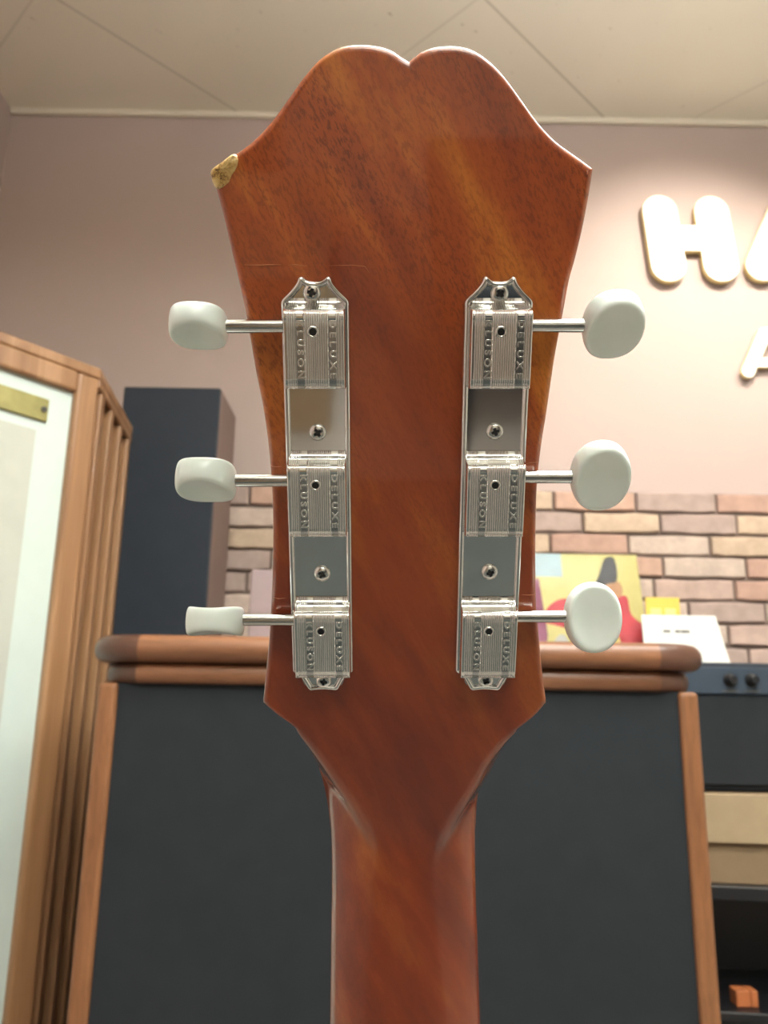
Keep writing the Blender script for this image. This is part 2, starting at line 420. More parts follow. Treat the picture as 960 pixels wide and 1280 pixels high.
# ------------------------------------------------------------------ sign letters on the wall
def capsule(p, q, r, n=10):
    p = Vector(p); q = Vector(q); d = (q - p).normalized(); a0 = atan2(d.y, d.x)
    out = []
    for k in range(n + 1): a = a0 - pi / 2 + pi * k / n; out.append((q.x + r * cos(a), q.y + r * sin(a)))
    for k in range(n + 1): a = a0 + pi / 2 + pi * k / n; out.append((p.x + r * cos(a), p.y + r * sin(a)))
    return out
def letter(name, strokes, label, ref, depth=0.02):
    m = MB()
    x0, z0 = ref
    for (a, b_, r) in strokes:
        A = aty(*a, D_WALL); B = aty(*b_, D_WALL)
        dd = depth - 0.0004 * len(m.f) / 60; m.rings(capsule((A.x - x0, A.z - z0), (B.x - x0, B.z - z0), r), [(0, -0.0), (0, dd - .002), (0.002, dd)], 0, 'y', 1)
    o = m.build(name, [M['letter_face'], M['letter_side']], loc=(x0, D_WALL - 0.012, z0))
    tag(o, label, 'letter', 'raised letters of the wall sign')
    return o
K = 2.6 / 1000
def mk(px, py): P = aty(px, py, D_WALL); return (P.x, P.z)
letter('sign_letter', [((821, 270), (832, 338), 0.0585), ((885, 271), (897, 338), 0.0585), ((828, 304), (892, 304), 0.047)],
       'big raised white letter H at the left of the upper sign line', mk(850, 300))
letter('sign_letter', [((978, 268), (948, 338), 0.056), ((990, 268), (1030, 338), 0.056), ((955, 318), (1020, 318), 0.04)],
       'big raised white letter A cut by the right edge, right of the letter H', mk(960, 300))
letter('sign_letter', [((951, 422), (931, 468), 0.022), ((964, 422), (986, 468), 0.022), ((951, 421), (964, 421), 0.022), ((938, 457), (978, 457), 0.017)],
       'small raised white letter A on the lower sign line by the right edge', mk(950, 445), 0.014)

# ------------------------------------------------------------------ left speaker with pale grille and slatted side
HL = EYE + 0.70
Mx = atz(127, 461, HL); Fx = atz(173, 546, HL); Nx = atz(0, 413, HL)
M2 = Vector((Mx.x, Mx.y)); F2 = Vector((Fx.x, Fx.y)); N2 = Vector((Nx.x, Nx.y))
print('left speaker', N2, M2, F2)
dfr = (N2 - M2).normalized()       # along the front toward the near left
FW = 0.80
A2 = M2 + dfr * FW                  # near-left end of the front
inw = Vector((dfr.y, -dfr.x))
if inw.x > 0: inw = -inw
ds = (F2 - M2); SL = ds.length; ds = ds.normalized()
sin_ = Vector((-ds.y, ds.x))
if sin_.x > 0: sin_ = -sin_
root = empty('floor_speaker', (M2.x, M2.y, 0), 'tall light-wood corner speaker with pale cloth grille and slatted side, at the left edge', 'speaker')
def PL(v): return (v.x - M2.x, v.y - M2.y)
B2 = Vector((max(A2.x, XL + 0.03), A2.y)) ; G2 = Vector((XL + 0.06, F2.y)); 
A2 = Vector((max(A2.x, XL + 0.04), A2.y))
poly = [PL(A2 + inw * 0.03), PL(M2 + inw * 0.03 + sin_ * 0.05), PL(F2 + sin_ * 0.05), PL(G2), PL(Vector((XL + 0.06, A2.y)))]
MB().prism(poly, 0.02, HL - 0.02).build('carcass', M['velvet'], root)
top = [PL(A2), PL(M2), PL(F2), PL(G2), PL(Vector((XL + 0.05, A2.y)))]
MB().prism(top, HL - 0.024, HL, bev=0.0).build('top_board', M['oak_frame'], root, bevel=0.004)
MB().prism(top, 0.0, 0.08).build('plinth', M['oak_frame'], root)
def frame_box(o2, d, inn, s0, s1, t0, t1, z0, z1, mbx=None):
    m = mbx or MB()
    c = [o2 + d * s0 + inn * t0, o2 + d * s1 + inn * t0, o2 + d * s1 + inn * t1, o2 + d * s0 + inn * t1]
    m.prism([PL(p) for p in c], z0, z1); return m
FWL = (A2 - M2).length
frame_box(M2, dfr, inw, 0.0, 0.052, 0.0, 0.05, 0.08, HL - 0.024).build('corner_post', M['oak_frame'], root, bevel=0.008)
frame_box(M2, dfr, inw, 0.052, FWL, 0.0, 0.05, HL - 0.070, HL - 0.024).build('top_rail', M['oak_frame'], root, bevel=0.006)
frame_box(M2, dfr, inw, 0.052, FWL, 0.0, 0.05, 0.08, 0.16).build('bottom_rail', M['oak_frame'], root, bevel=0.006)
g = frame_box(M2, dfr, inw, 0.052, FWL, 0.016, 0.03, 0.16, HL - 0.070).build('grille_board', M['pale_frame'], root)
frame_box(M2, dfr, inw, 0.125, FWL, 0.011, 0.0165, 0.24, HL - 0.175).build('grille_cloth', M['pale_cloth'], root)
bp = frame_box(M2, dfr, inw, 0.105, 0.30, 0.009, 0.0165, HL - 0.152, HL - 0.104).build('name_plate', M['brass'], root, bevel=0.001)
for s in (0.115, 0.29):
    c = M2 + dfr * s + inw * 0.009; e = c - inw * 0.003
    MB().cyl((*PL(c), HL - 0.128), (*PL(e), HL - 0.128), 0.006, n=12).build('plate_screw', M['dark_metal'], bp)
frame_box(M2, ds, sin_, 0.0, SL, 0.0, 0.012, HL - 0.045, HL - 0.024).build('side_rail', M['oak_frame'], root, bevel=0.003)
for k in range(5):
    s = 0.03 + (SL - 0.05) * (k / 4)
    frame_box(M2, ds, sin_, s, s + 0.032 if k < 4 else SL, -0.0, 0.06, 0.08, HL - 0.045).build('slat', M['oak_frame'], root, bevel=0.004)

# ------------------------------------------------------------------ dark tower speaker behind
yT = 2.02
a = aty(155, 479, yT); b_ = aty(276, 488, yT)
zt = (a.z + b_.z) / 2
root = empty('tower_speaker', ((a.x + b_.x) / 2, yT + 0.17, 0), 'tall narrow speaker with dark slate front and brown side, behind the slatted speaker', 'speaker')
W2 = (b_.x - a.x) / 2
MB().box(-W2, W2, -0.155, 0.06, 0.0, zt).build('cabinet', M['brown_vinyl'], root, bevel=0.003)
MB().box(-W2 + .001, W2 - .001, -0.17, -0.1555, 0.03, zt - 0.001).build('front_grille', M['black_panel'], root, bevel=0.004)

# ------------------------------------------------------------------ big centre speaker
yC = 1.35
tl = aty(97, 800, yC); tr = aty(901, 815, yC)
zT = EYE + 0.103
bot1 = zT - 0.047; bot2 = bot1 - 0.033
xa, xb = tl.x, tr.x
cx = (xa + xb) / 2
root = empty('cabinet_speaker', (cx, yC + 0.28, 0), 'wide speaker cabinet with black cloth front and moulded walnut top, behind the guitar', 'speaker')
HWd = (xb - xa) / 2
DEP = 0.56
def rrect(hw, y0, y1, r, n=8):
    out = []
    for (cxx, cyy, a0) in ((-hw + r, y0 + r, pi), (hw - r, y0 + r, 1.5 * pi), (hw - r, y1 - 0.02, 0), (-hw + r, y1 - 0.02, pi / 2)):
        rr = r if cyy == y0 + r else 0.02
        if cyy != y0 + r: cxx = (hw - 0.02) if a0 == 0 else (-hw + 0.02)
        for k in range(n + 1): an = a0 + k / n * pi / 2; out.append((cxx + rr * cos(an), cyy + rr * sin(an)))
    return out
def half_round(h, r, z0):
    out = []
    for k in range(9):
        an = -pi / 2 + pi * k / 8; out.append((r * (1 - cos(an)), z0 + h / 2 + h / 2 * sin(an)))
    return out
Y0 = -0.28
mt = MB(); mt.rings(rrect(HWd, Y0, Y0 + DEP, 0.10), half_round(0.045, 0.018, bot1 + 0.002), smooth=True)
tb = mt.build('top_moulding', [M['walnut_trim'], M['walnut_corner']], root)
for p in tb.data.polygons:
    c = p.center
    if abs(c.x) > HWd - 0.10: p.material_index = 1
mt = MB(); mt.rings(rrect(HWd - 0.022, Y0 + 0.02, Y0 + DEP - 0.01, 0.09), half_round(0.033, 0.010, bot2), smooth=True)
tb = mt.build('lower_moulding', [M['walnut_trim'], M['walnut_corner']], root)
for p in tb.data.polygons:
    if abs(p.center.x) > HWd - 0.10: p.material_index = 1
hb = HWd - 0.032
MB().prism(rrect(hb - 0.004, Y0 + 0.05, Y0 + DEP - 0.02, 0.05), 0.0, bot2 + 0.004).build('cabinet_body', M['walnut_post'], root)
MB().box(-hb + 0.030, hb - 0.030, Y0 + 0.036, Y0 + 0.052, 0.06, bot2).build('grille_cloth', M['black_cloth'], root)
for s in (-1, 1):
    x0 = s * hb; x1 = s * (hb - 0.032)
    MB().box(min(x0, x1), max(x0, x1), Y0 + 0.026, Y0 + 0.10, 0, bot2).build('corner_post', M['walnut_post'], root, bevel=0.007)
MB().box(-hb + 0.032, hb - 0.032, Y0 + 0.028, Y0 + 0.053, 0, 0.06).build('bottom_rail', M['walnut_post'], root, bevel=0.004)

# ------------------------------------------------------------------ right-hand stack: stand, box, amplifier
yA = 2.0
zA1 = aty(930, 828, yA).z; zA2 = aty(930, 990, yA).z; zB = aty(930, 1104, yA).z
AX0, AX1 = 0.36, 1.42
# open black stand
root = empty('equipment_stand', (0.9, 2.2, 0), 'open black stand at lower right under the cardboard box', 'stand', rz=radians(-7))
MB().box(-0.54, 0.56, -0.25, 0.10, zB - 0.03, zB).build('top_shelf', M['black_plastic'], root, bevel=0.003)
zS = aty(930, 1262, yA).z
MB().box(-0.52, 0.54, -0.23, 0.10, zS - 0.02, zS).build('lower_shelf', M['black_plastic'], root, bevel=0.003)
MB().box(-0.52, 0.54, 0.09, 0.10, 0.0, zB - 0.03).build('back_panel', M['black_plastic'], root)
for s in (-0.54, 0.54):
    MB().box(s, s + 0.02, -0.24, 0.10, 0, zB - 0.03).build('side_panel', M['black_plastic'], root)
for px, lab, col in ((928, 'small orange wooden block on the low shelf, left one', 1), (942, 'small orange wooden block on the low shelf, nearer the right edge', 1)):
    P = aty(px, 1255, yA + 0.02)
    wd = 0.016 if px == 928 else 0.008
    o = MB().box(-wd, wd, -0.02, 0.02, 0, 0.034).build('wooden_block', M['orange_wood'], loc=(P.x, yA + 0.03, zS), bevel=0.003)
    tag(o, lab, 'wooden block', 'blocks on the low shelf')
# cardboard box
root = empty('cardboard_box', (0.98, 2.16, zB), 'long tan cardboard box with pale flap under the amplifier', 'box', rz=radians(-7))
hB = zA2 - zB
MB().box(-0.56, 0.46, -0.19, 0.10, 0.0, hB - 0.003).build('box_body', M['card'], root, bevel=0.003)
MB().box(-0.57, 0.47, -0.205, -0.191, hB * 0.45, hB - 0.003).build('box_flap', M['card_flap'], root, bevel=0.002)
# amplifier
root = empty('amplifier', (0.89, 2.18, zA2), 'wide dark amplifier with slate-blue knob panel under the record, right of the centre speaker', 'amplifier')
hA = zA1 - zA2; HX = 0.53
MB().box(-HX, HX, -0.165, 0.17, 0, hA).build('case', M['black_panel'], root, bevel=0.008)
zp = aty(930, 868, yA).z - zA2
MB().box(-HX + .012, HX - .012, -0.18, -0.164, zp, hA - 0.012).build('control_panel', M['blue_panel'], root, bevel=0.002)
MB().box(-HX + .012, HX - .012, -0.176, -0.164, 0.015, zp - 0.004).build('speaker_grille', M['black_cloth'], root, bevel=0.002)
for px in (912, 939):
    P = aty(px, 850, yA)
    k = MB().cyl((P.x - 0.89, -0.18, P.z - zA2), (P.x - 0.89, -0.205, P.z - zA2), 0.013, prof=[(0, .016), (.2, .016), (.25, .012), (.9, .011), (1, .009)], n=20).build('knob', M['black_plastic'], root)
    MB().box(-.0016, .0016, -0.0005, 0.0005, 0.002, .011).build('knob_pointer', M['black_plastic'], k, loc=(P.x - 0.89, -0.2056, P.z - zA2))
    MB().box(-0.02, 0.02, -0.182, -0.1795, P.z - zA2 - 0.028, P.z - zA2 - 0.026).build('scale_mark', M['grey_ink'], root, loc=(P.x - 0.89, 0, 0))

# record sleeve leaning on the brick wall
def flat_poly(pts, d0, d1): # pts in (x,z) on sleeve; thin in y
    return MB().rings(pts, [(0, -d1), (0, -d0)], 0, 'y')
yR = 2.27
S = 0.335
pr = aty(800, 803, yR)
root = empty('record_sleeve', (pr.x - S / 2 + 0.026, yR, zA1), 'square yellow record sleeve with a woman in a red dress, leaning on the brick wall', 'record')
lean = radians(-13)
root.rotation_euler = (lean, 0, radians(0))
MB().box(-S / 2, S / 2, -0.004, 0.0, 0, S).build('cover', M['yellow'], root)
def art(name, px, mat, lift, dx=0.0):
    pts = [((min(x + dx, 0.995) - 0.5) * S, y * S) for x, y in px]
    MB().rings(pts, [(0, 0.0041 + lift), (0, 0.0046 + lift)], 0, 'y').build(name, mat, root)
art('print_patch', [(0.0, .78), (.33, .78), (.33, 1.0), (0.0, 1.0)], M['pale_blue'], 0)
art('print_band', [(0, 0), (.12, 0), (.16, .25), (.12, .76), (0, .76)], M['purple'], 0)
art('red_shape', spline([(.12, .38), (.2, .52), (.34, .58), (.46, .50), (.58, .36), (.66, .3), (.5, .22), (.36, .3), (.22, .34)], 4, True), M['red'], 0.0006)
art('dress', spline([(.70, .10), (.66, .3), (.64, .52), (.70, .60), (.78, .60), (.80, .44), (.92, .33), (.99, .25), (.96, .16), (.93, .02), (.8, .04), (.72, .02)], 4, True), M['red'], 0.0012, 0.09)
art('face', spline([(.60, .60), (.58, .68), (.63, .75), (.72, .74), (.75, .66), (.72, .60), (.66, .58)], 4, True), M['skin'], 0.0018, 0.09)
art('hair', spline([(.46, .66), (.55, .78), (.62, .95), (.70, .97), (.72, .85), (.70, .74), (.62, .72), (.58, .66), (.52, .64)], 4, True), M['ink'], 0.0024, 0.09)
art('pale_figure', spline([(.16, .02), (.2, .18), (.28, .26), (.34, .18), (.36, .02)], 4, True), M['white_card'], 0.0006)
MB().box(-S / 2 - .006, S / 2 + .010, -0.0055, -0.0045, -0.0, S + .012).build('clear_outer_sleeve', None or simple('clear_plastic', (1, 1, 1, 1), 0.1), root)
pm = bpy.data.materials['clear_plastic']; pm.node_tree.nodes['Principled BSDF'].inputs['Transmission Weight'].default_value = 1.0
pm.node_tree.nodes['Principled BSDF'].inputs['IOR'].default_value = 1.12
bpy.data.objects['clear_outer_sleeve'].location.y = -0.004
# small cards
P0 = aty(806, 815, 2.2); P1 = aty(912, 815, 2.2); Pt = aty(850, 766, 2.2)
hw_ = (P1.x - P0.x) / 2; hh = Pt.z - zA1
root = empty('price_card', ((P0.x + P1.x) / 2, 2.2, zA1), 'white card with a small grey printed line, standing right of the record', 'card')
root.rotation_euler = (radians(-14), 0, 0)
MB().prism([(-hw_, 0), (hw_, 0), (hw_ - 0.018, hh), (-hw_ + 0.006, hh)], 0, 0.003).build('card_face', M['white_card'], root, rot=(radians(90), 0, 0))
for x0, x1, zz in ((-0.055, -0.035, .64), (-0.022, -0.008, .64), (-0.006, 0.012, .64), (0.013, 0.018, .64)):
    MB().box(x0, x1, -0.0042, -0.0031, hh * zz, hh * zz + 0.008).build('printed_mark', M['grey_ink'], root)
P0 = aty(808, 780, 2.26); P1 = aty(851, 780, 2.26); Pt = aty(830, 747, 2.26); hw_ = (P1.x - P0.x) / 2; hh = Pt.z - zA1
root = empty('small_card', ((P0.x + P1.x) / 2, 2.26, zA1), 'small bright yellow card with two pale boxes behind the white card', 'card')
MB().box(-hw_, hw_, -0.002, 0.002, 0, hh).build('card_face', M['deep_yellow'], root, bevel=0.001)
for s in (-1, 1):
    MB().box(s * hw_ * .42 - .015, s * hw_ * .42 + .015, -0.003, -0.0019, hh * .52, hh * .84).build('print_box', M['yellow'], root)
# mauve box on the centre speaker
P0 = aty(314, 712, 1.82)
o = MB().box(0, 0.16, -0.05, 0.05, 0, P0.z - zT).build('storage_box', M['mauve'], loc=(P0.x, 1.87 - 0.0, zT), bevel=0.004)
o.location.z = zT + 0.0005
tag(o, 'dull mauve box standing on the centre speaker, in front of the bricks', 'box')

# ------------------------------------------------------------------ the guitar
TH = radians(15.0)
Z0 = 0.200
Oc = Vector(((506 - 480) / 1000 * Z0, (640 - 600) / 1000 * Z0, -Z0))
Uc = Vector((1, 0, 0)); Vc = Vector((0, cos(TH), sin(TH))); Wc = Vector((0, -sin(TH), cos(TH)))
def hs(px, py, w=0.0):
    d = Vector(((px - 480) / 1000, (640 - py) / 1000, -1.0))
    t = (Oc.dot(Wc) + w) / d.dot(Wc)
    P = d * t - Oc
    return (P.dot(Uc), P.dot(Vc))
FR = CAMMAT @ Matrix(((Uc.x, Vc.x, Wc.x, Oc.x), (Uc.y, Vc.y, Wc.y, Oc.y), (Uc.z, Vc.z, Wc.z, Oc.z), (0, 0, 0, 1)))
guitar = bpy.data.objects.new('guitar', None); COL.objects.link(guitar); guitar.matrix_world = FR; guitar.empty_display_size = 0.02
tag(guitar, 'glossy reddish-brown guitar headstock and neck seen from behind, with six tuners', 'guitar')
mm = 0.001
THK = 15 * mm
BR = 1.7 * mm
# outline, clockwise from the notch along the right side, in photo pixels on the back plane
seg_r = [[(511, 75), (517, 70), (526, 63)], [(526, 63), (540, 57.5), (556, 55.5), (575, 56), (594, 62), (613, 75), (632, 95), (652, 122), (672, 150), (694, 174), (717, 191), (743, 210)],
         [(743, 210), (738, 242), (730, 284), (720, 325), (713, 350), (705, 393), (696, 440), (690, 479), (684, 520), (679, 550), (674, 590), (671.5, 631), (670.5, 700), (671.5, 758), (675, 800), (679, 842), (684, 880)]]
seg_l = [[(328, 880), (331, 850), (335, 808), (338, 758), (340, 700), (340, 640), (337.5, 590), (333, 545), (327, 505), (319, 466), (307, 397), (297, 350), (285, 300), (277, 265), (268, 232), (265, 213)],
         [(265, 213), (280, 200), (300, 187), (322, 169), (342, 146), (360, 121), (378, 96), (396, 75), (412, 63), (428, 56), (444, 53.5), (462, 54), (478, 57), (491, 62), (502, 69.5), (511, 75)]]
pts = []
for sg in seg_r + seg_l:
    sp = spline([hs(*p) for p in sg], 5)
    if pts and (Vector(pts[-1]) - Vector(sp[0])).length < 1e-6: sp = sp[1:]
    pts += sp
if (Vector(pts[-1]) - Vector(pts[0])).length < 1e-6: pts.pop()
pts = pts[::-1]   # CCW seen from +w
iR = min(range(len(pts)), key=lambda i: (Vector(pts[i]) - Vector(hs(684, 880))).length)
iL = min(range(len(pts)), key=lambda i: (Vector(pts[i]) - Vector(hs(328, 880))).length)
vC = hs(506, 880)[1]
pts[iR] = (pts[iR][0], vC); pts[iL] = (pts[iL][0], vC)
mb = MB()
rg = [(0.0, -THK), (0.0, -BR)] + [(BR * (1 - cos(k / 6 * pi / 2)), -BR + BR * sin(k / 6 * pi / 2)) for k in range(1, 7)]
mb.rings(pts, rg, 0, 'z', None, True, keep={iR: (1, 0), iL: (-1, 0)})
mb.f.pop(); mb.m.pop(); mb.sm.pop()   # front is closed by the face veneer below
# lower transition and neck as one lofted surface
def interp(tab, v):   # tab sorted by decreasing v : (v,x)
    if v >= tab[0][0]:
        (a, x), (b, y) = tab[0], tab[1]; return x
    for (a, x), (b, y) in zip(tab, tab[1:]):
        if v >= b:
            t = (a - v) / (a - b); return x + (y - x) * t
    return tab[-1][1]
def table(px, w=None, n=6):
    sp = spline([hs(x, y, 0.0 if w is None else w(y)) for x, y in px], n); t = [(v, u) for u, v in sp]; t.sort(key=lambda q: -q[0]); return t
SLf = table([(328, 880), (344, 894), (362, 907), (382, 925), (398, 944), (414, 966), (430, 990), (447, 1016), (462, 1045), (480, 1085), (503, 1140)])
SRt = table([(684, 880), (670, 896), (654, 909), (632, 926), (616, 944), (603, 962), (588, 990), (570, 1020), (553, 1050), (533, 1090), (509, 1140)])
def wsil(y): return (-14.0 + max(0, min(11, (y - 970) / 330 * 11))) * 0.001
NLf = table([(374, 880), (380, 905), (387, 925), (396, 952), (405, 986), (411, 1027), (414, 1090), (413.5, 1180), (413, 1280), (412, 1420), (411, 1560)], wsil)
NRt = table([(640, 880), (634, 905), (625, 930), (614, 952), (603, 977), (597, 1007), (595, 1090), (597, 1180), (599, 1280), (603, 1420), (607, 1560)], wsil)
v_tip = hs(506, 1060)[1]; v_end = -0.36
vN0 = hs(506, 1045)[1]
def sp_(x): return log(1 + exp(min(60, x))) if x > -30 else 0.0
def apex(v):
    d = vN0 - v           # positive below
    return 0.249 * d - 0.2 * 0.008 * sp_(-d / 0.008)
NT = 21 * mm; Dn = 17 * mm
rows = []; v = vC; nc = 72
ss = [-cos(pi * k / nc) for k in range(nc + 1)]
vs_ = []
while v > v_end:
    vs_.append(v); v -= 0.0008 if v > -0.12 else 0.004
NB = 0
for v in vs_:
    tip = v < v_tip - 0.003
    wsl, wsr = interp(SLf, v), interp(SRt, v)
    nl, nr = interp(NLf, v), interp(NRt, v)
    if v < SLf[-1][0]: wsl = wsr = (interp(NLf, v) + interp(NRt, v)) / 2
    l = min(wsl, nl); r = max(wsr, nr)
    if v == vC: l, r = pts[iL][0], pts[iR][0]
    nm = (nl + nr) / 2; nh = (nr - nl) / 2
    ap = apex(v); flo = max(-THK, ap - NT)
    row = []
    for s in ss:
        u = (l + r) / 2 + s * (r - l) / 2
        d = max(wsl - u, u - wsr)
        hsl = -1.7 * 0.0008 * sp_(d / 0.0008 - 1.2) if d > -0.006 and ((u < nm and l < wsl - 2e-4) or (u >= nm and r > wsr + 2e-4)) else 0.0
        if v < SLf[-1][0]: hsl = -1
        q = (u - nm) / nh
        hn = ap - Dn * (1 - sqrt(max(0, 1 - 0.985 * q * q))) if abs(q) < 1 else ap - Dn - (abs(q) - 1) * 0.08
        k = 0.0008
        mxx = max(hsl, hn); h = mxx + k * log(exp((hsl - mxx) / k) + exp((hn - mxx) / k)) - (0 if True else 0)
        if v >= vC - 1e-9: h = 0.0
        e = min(u - l, r - u)
        if e < BR:
            h -= BR - sqrt(max(0, BR * BR - (BR - e) ** 2))
        row.append((u, v, max(h, flo + 0.0004)))
    rows.append([(l, v, flo)] + row + [(r, v, flo)])
nn = len(rows[0]); vv = [p for rw in rows for p in rw]; ff = []
for i in range(len(rows) - 1):
    for j in range(nn - 1):
        ff.append((i * nn + j, (i + 1) * nn + j, (i + 1) * nn + j + 1, i * nn + j + 1))
    ff.append((i * nn, i * nn + nn - 1, (i + 1) * nn + nn - 1, (i + 1) * nn))
ff.append(tuple(range((len(rows) - 1) * nn, len(rows) * nn)))
mb.add(vv, ff, 0, True)
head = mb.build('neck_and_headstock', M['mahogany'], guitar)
head['label'] = 'glossy reddish-brown mahogany headstock and neck'
# front veneer (dark) on the far side and fretboard
nv = MB(); nv.rings(pts, [(0.0, -THK - 1.2 * mm), (0.0, -THK)], 0, 'z'); nv.build('face_veneer', M['black_plastic'], guitar)
fb = MB(); fr_rows = []
for v in (vN0 + 0.004, -0.15, -0.25, v_end):
    l, r = interp(NLf, v) + 0.0012, interp(NRt, v) - 0.0012; fz = max(-THK, apex(v) - NT)
    fr_rows.append([(l, v, fz), (r, v, fz), (r, v, fz - 5 * mm), (l, v, fz - 5 * mm)])
vv = [p for rw in fr_rows for p in rw]; ff = [(3, 2, 1, 0), (12, 13, 14, 15)]
for i in range(3):
    for j in range(4): ff.append((i * 4 + j, i * 4 + (j + 1) % 4, (i + 1) * 4 + (j + 1) % 4, (i + 1) * 4 + j))
fb.add(vv, ff); fb.build('fretboard', M['rosewood'], guitar)

# chipped corner: a lumpy patch hugging the upper left corner
rnd = random.Random(3)
cp = [hs(*p) for p in spline([(263.2, 214), (268, 208.5), (276, 203), (285, 196), (291, 192.3), (296, 194), (299, 201), (296, 211), (290, 220), (286, 229), (279, 235), (272, 236), (266.5, 230), (264, 222)], 4, True)]
cxy = (sum(p[0] for p in cp) / len(cp), sum(p[1] for p in cp) / len(cp))
mb = MB(); vv = []; NR_ = 9
for k in range(NR_):
    t = k / (NR_ - 1)
    for i, p in enumerate(cp):
        s = 1 - t
        hgt = 0.7 * mm * (1 - s ** 4) + (rnd.uniform(-0.18, 0.18) * mm if 0 < k < NR_ - 1 else 0)
        vv.append((cxy[0] + (p[0] - cxy[0]) * s, cxy[1] + (p[1] - cxy[1]) * s, hgt - (0.3 * mm if k == 0 else 0)))
nC = len(cp); vv = [(x, y, -1.6 * mm) for x, y, z in vv[:nC]] + vv; ff = []
for k in range(NR_):
    for i in range(nC): ff.append((k * nC + i, (k + 1) * nC + i, (k + 1) * nC + (i + 1) % nC, k * nC + (i + 1) % nC))
ff = [f[::-1] for f in ff]
o = mb.add(vv, ff, 0, True).build('corner_chip', M['chip'], guitar)
o['label'] = 'chipped corner showing pale yellowish wood'

def tube(mb, path, r, n=6):
    vv = []; ff = []
    for i, p in enumerate(path):
        p = Vector(p); q = Vector(path[min(i + 1, len(path) - 1)]) - Vector(path[max(i - 1, 0)]); q.normalize()
        e1 = q.cross(Vector((0, 0, 1))).normalized(); e2 = q.cross(e1)
        rr = r * (0.25 if i in (0, len(path) - 1) else 1)
        for k in range(n): a = 2 * pi * k / n; vv.append(p + (e1 * cos(a) + e2 * sin(a)) * rr)
    for i in range(len(path) - 1):
        for k in range(n): ff.append((i * n + k, i * n + (k + 1) % n, (i + 1) * n + (k + 1) % n, (i + 1) * n + k))
    mb.add(vv, ff, 0, True); return mb
for path, r, mt_ in (([(305, 331), (322, 331.5), (340, 331), (352, 331)], .11, 'scratch_faint'), ([(360, 331.5), (370, 331), (384, 332.5)], .11, 'scratch_faint'),
                     ([(410, 332), (440, 331.5), (456, 333), (462, 341)], .07, 'scratch_faint'),
                     ([(336.5, 581.5), (343, 583.5), (353, 583)], .10, 'scratch'), ([(342, 746.5), (348, 748.5), (357, 747.5)], .10, 'scratch'),
                     ([(657, 579.5), (666, 578), (673, 577.5)], .07, 'scratch'), ([(652, 743.5), (661, 744), (669, 743)], .07, 'scratch')):
    tube(MB(), [(*hs(x, y), 0.0) for x, y in path], r * mm).build('lacquer_scratch', M[mt_], guitar)

# ---- tuner strips
def mean_u(pl, w):
    return sum(hs(x, y, w)[0] for x, y in pl) / len(pl)
uL = mean_u([(393.3, 377), (397.5, 590), (401.5, 700), (404.5, 830)], 0.5 * mm)
uR = mean_u([(622.3, 377), (616.8, 560), (611, 700), (608, 836)], 0.5 * mm)
print('plates u', [round(1000 * hs(x, y)[0], 2) for x, y in [(393.3, 377), (397.5, 590), (401.5, 700), (404.5, 830)]], [round(1000 * hs(x, y)[0], 2) for x, y in [(622.3, 377), (616.8, 560), (611, 700), (608, 836)]])
PHW = 8.15 * mm
vTop = hs(390, 345)[1]; vSh = hs(390, 376)[1]; vBs = hs(404, 838)[1]; vBt = hs(404, 861)[1]
def plate_outline():
    # local around u=0; CCW from right shoulder going up over the top
    h = vTop - vSh; hb = vBs - vBt
    right = [(PHW, vSh - 1.5 * mm), (PHW, vSh - 0.3 * mm), (PHW - 0.5 * mm, vSh + 0.6 * mm), (PHW - 1.9 * mm, vSh + 0.34 * h), (5.0 * mm, vSh + 0.58 * h), (4.15 * mm, vSh + 0.80 * h), (4.0 * mm, vSh + 0.93 * h), (3.6 * mm, vTop - 0.1 * mm), (3.05 * mm, vTop), (2.5 * mm, vTop - 0.25 * mm), (1.9 * mm, vTop - 0.75 * mm), (1.2 * mm, vTop - 1.05 * mm), (0, vTop - 1.15 * mm)]
    left = [(-x, y) for x, y in right[::-1]][1:]
    topc = spline(right + left, 3)
    bl = [(-PHW, vBs + 1 * mm), (-PHW + .2 * mm, vBs), (-PHW + 1.8 * mm, vBs - 0.2 * hb), (-5.2 * mm, vBs - 0.55 * hb), (-4.2 * mm, vBs - 0.9 * hb), (-3.4 * mm, vBt), (-1.5 * mm, vBt + .2 * mm), (0, vBt + .25 * mm)]
    br = [(-x, y) for x, y in bl[::-1]][1:]
    return topc + spline(bl + br, 3)
PO = plate_outline()
def base_plate(name, parent, loc):
    m = MB()
    m.rings(PO, [(0, 0.0), (0, 0.5 * mm), (0.10 * mm, 1.0 * mm), (0.35 * mm, 1.5 * mm), (0.75 * mm, 1.7 * mm), (1.15 * mm, 1.6 * mm), (1.5 * mm, 1.15 * mm), (1.6 * mm, 0.7 * mm)], 0, 'z', None, True)
    m.f.pop(-2); m.m.pop(-2); m.sm.pop(-2)
    a_, b2 = PHW - 0.6 * mm, 3.2 * mm
    fl = [(-b2, vBt + 0.6 * mm), (b2, vBt + 0.6 * mm), (5.0 * mm, vBt + 1.6 * mm), (a_ - 1 * mm, vBs), (a_, vBs + 1 * mm), (a_, vSh), (a_ - 1 * mm, vSh + 0.8 * mm), (4.2 * mm, vSh + 0.58 * (vTop - vSh)), (b2, vTop - 1.6 * mm), (-b2, vTop - 1.6 * mm), (-4.2 * mm, vSh + 0.58 * (vTop - vSh)), (-a_ + 1 * mm, vSh + 0.8 * mm), (-a_, vSh), (-a_, vBs + 1 * mm), (-a_ + 1 * mm, vBs), (-5.0 * mm, vBt + 1.6 * mm)]
    m.add([(x, y, 0.72 * mm) for x, y in fl], [tuple(range(len(fl)))])
    return m.build(name, M['chrome_flat'], parent, loc)

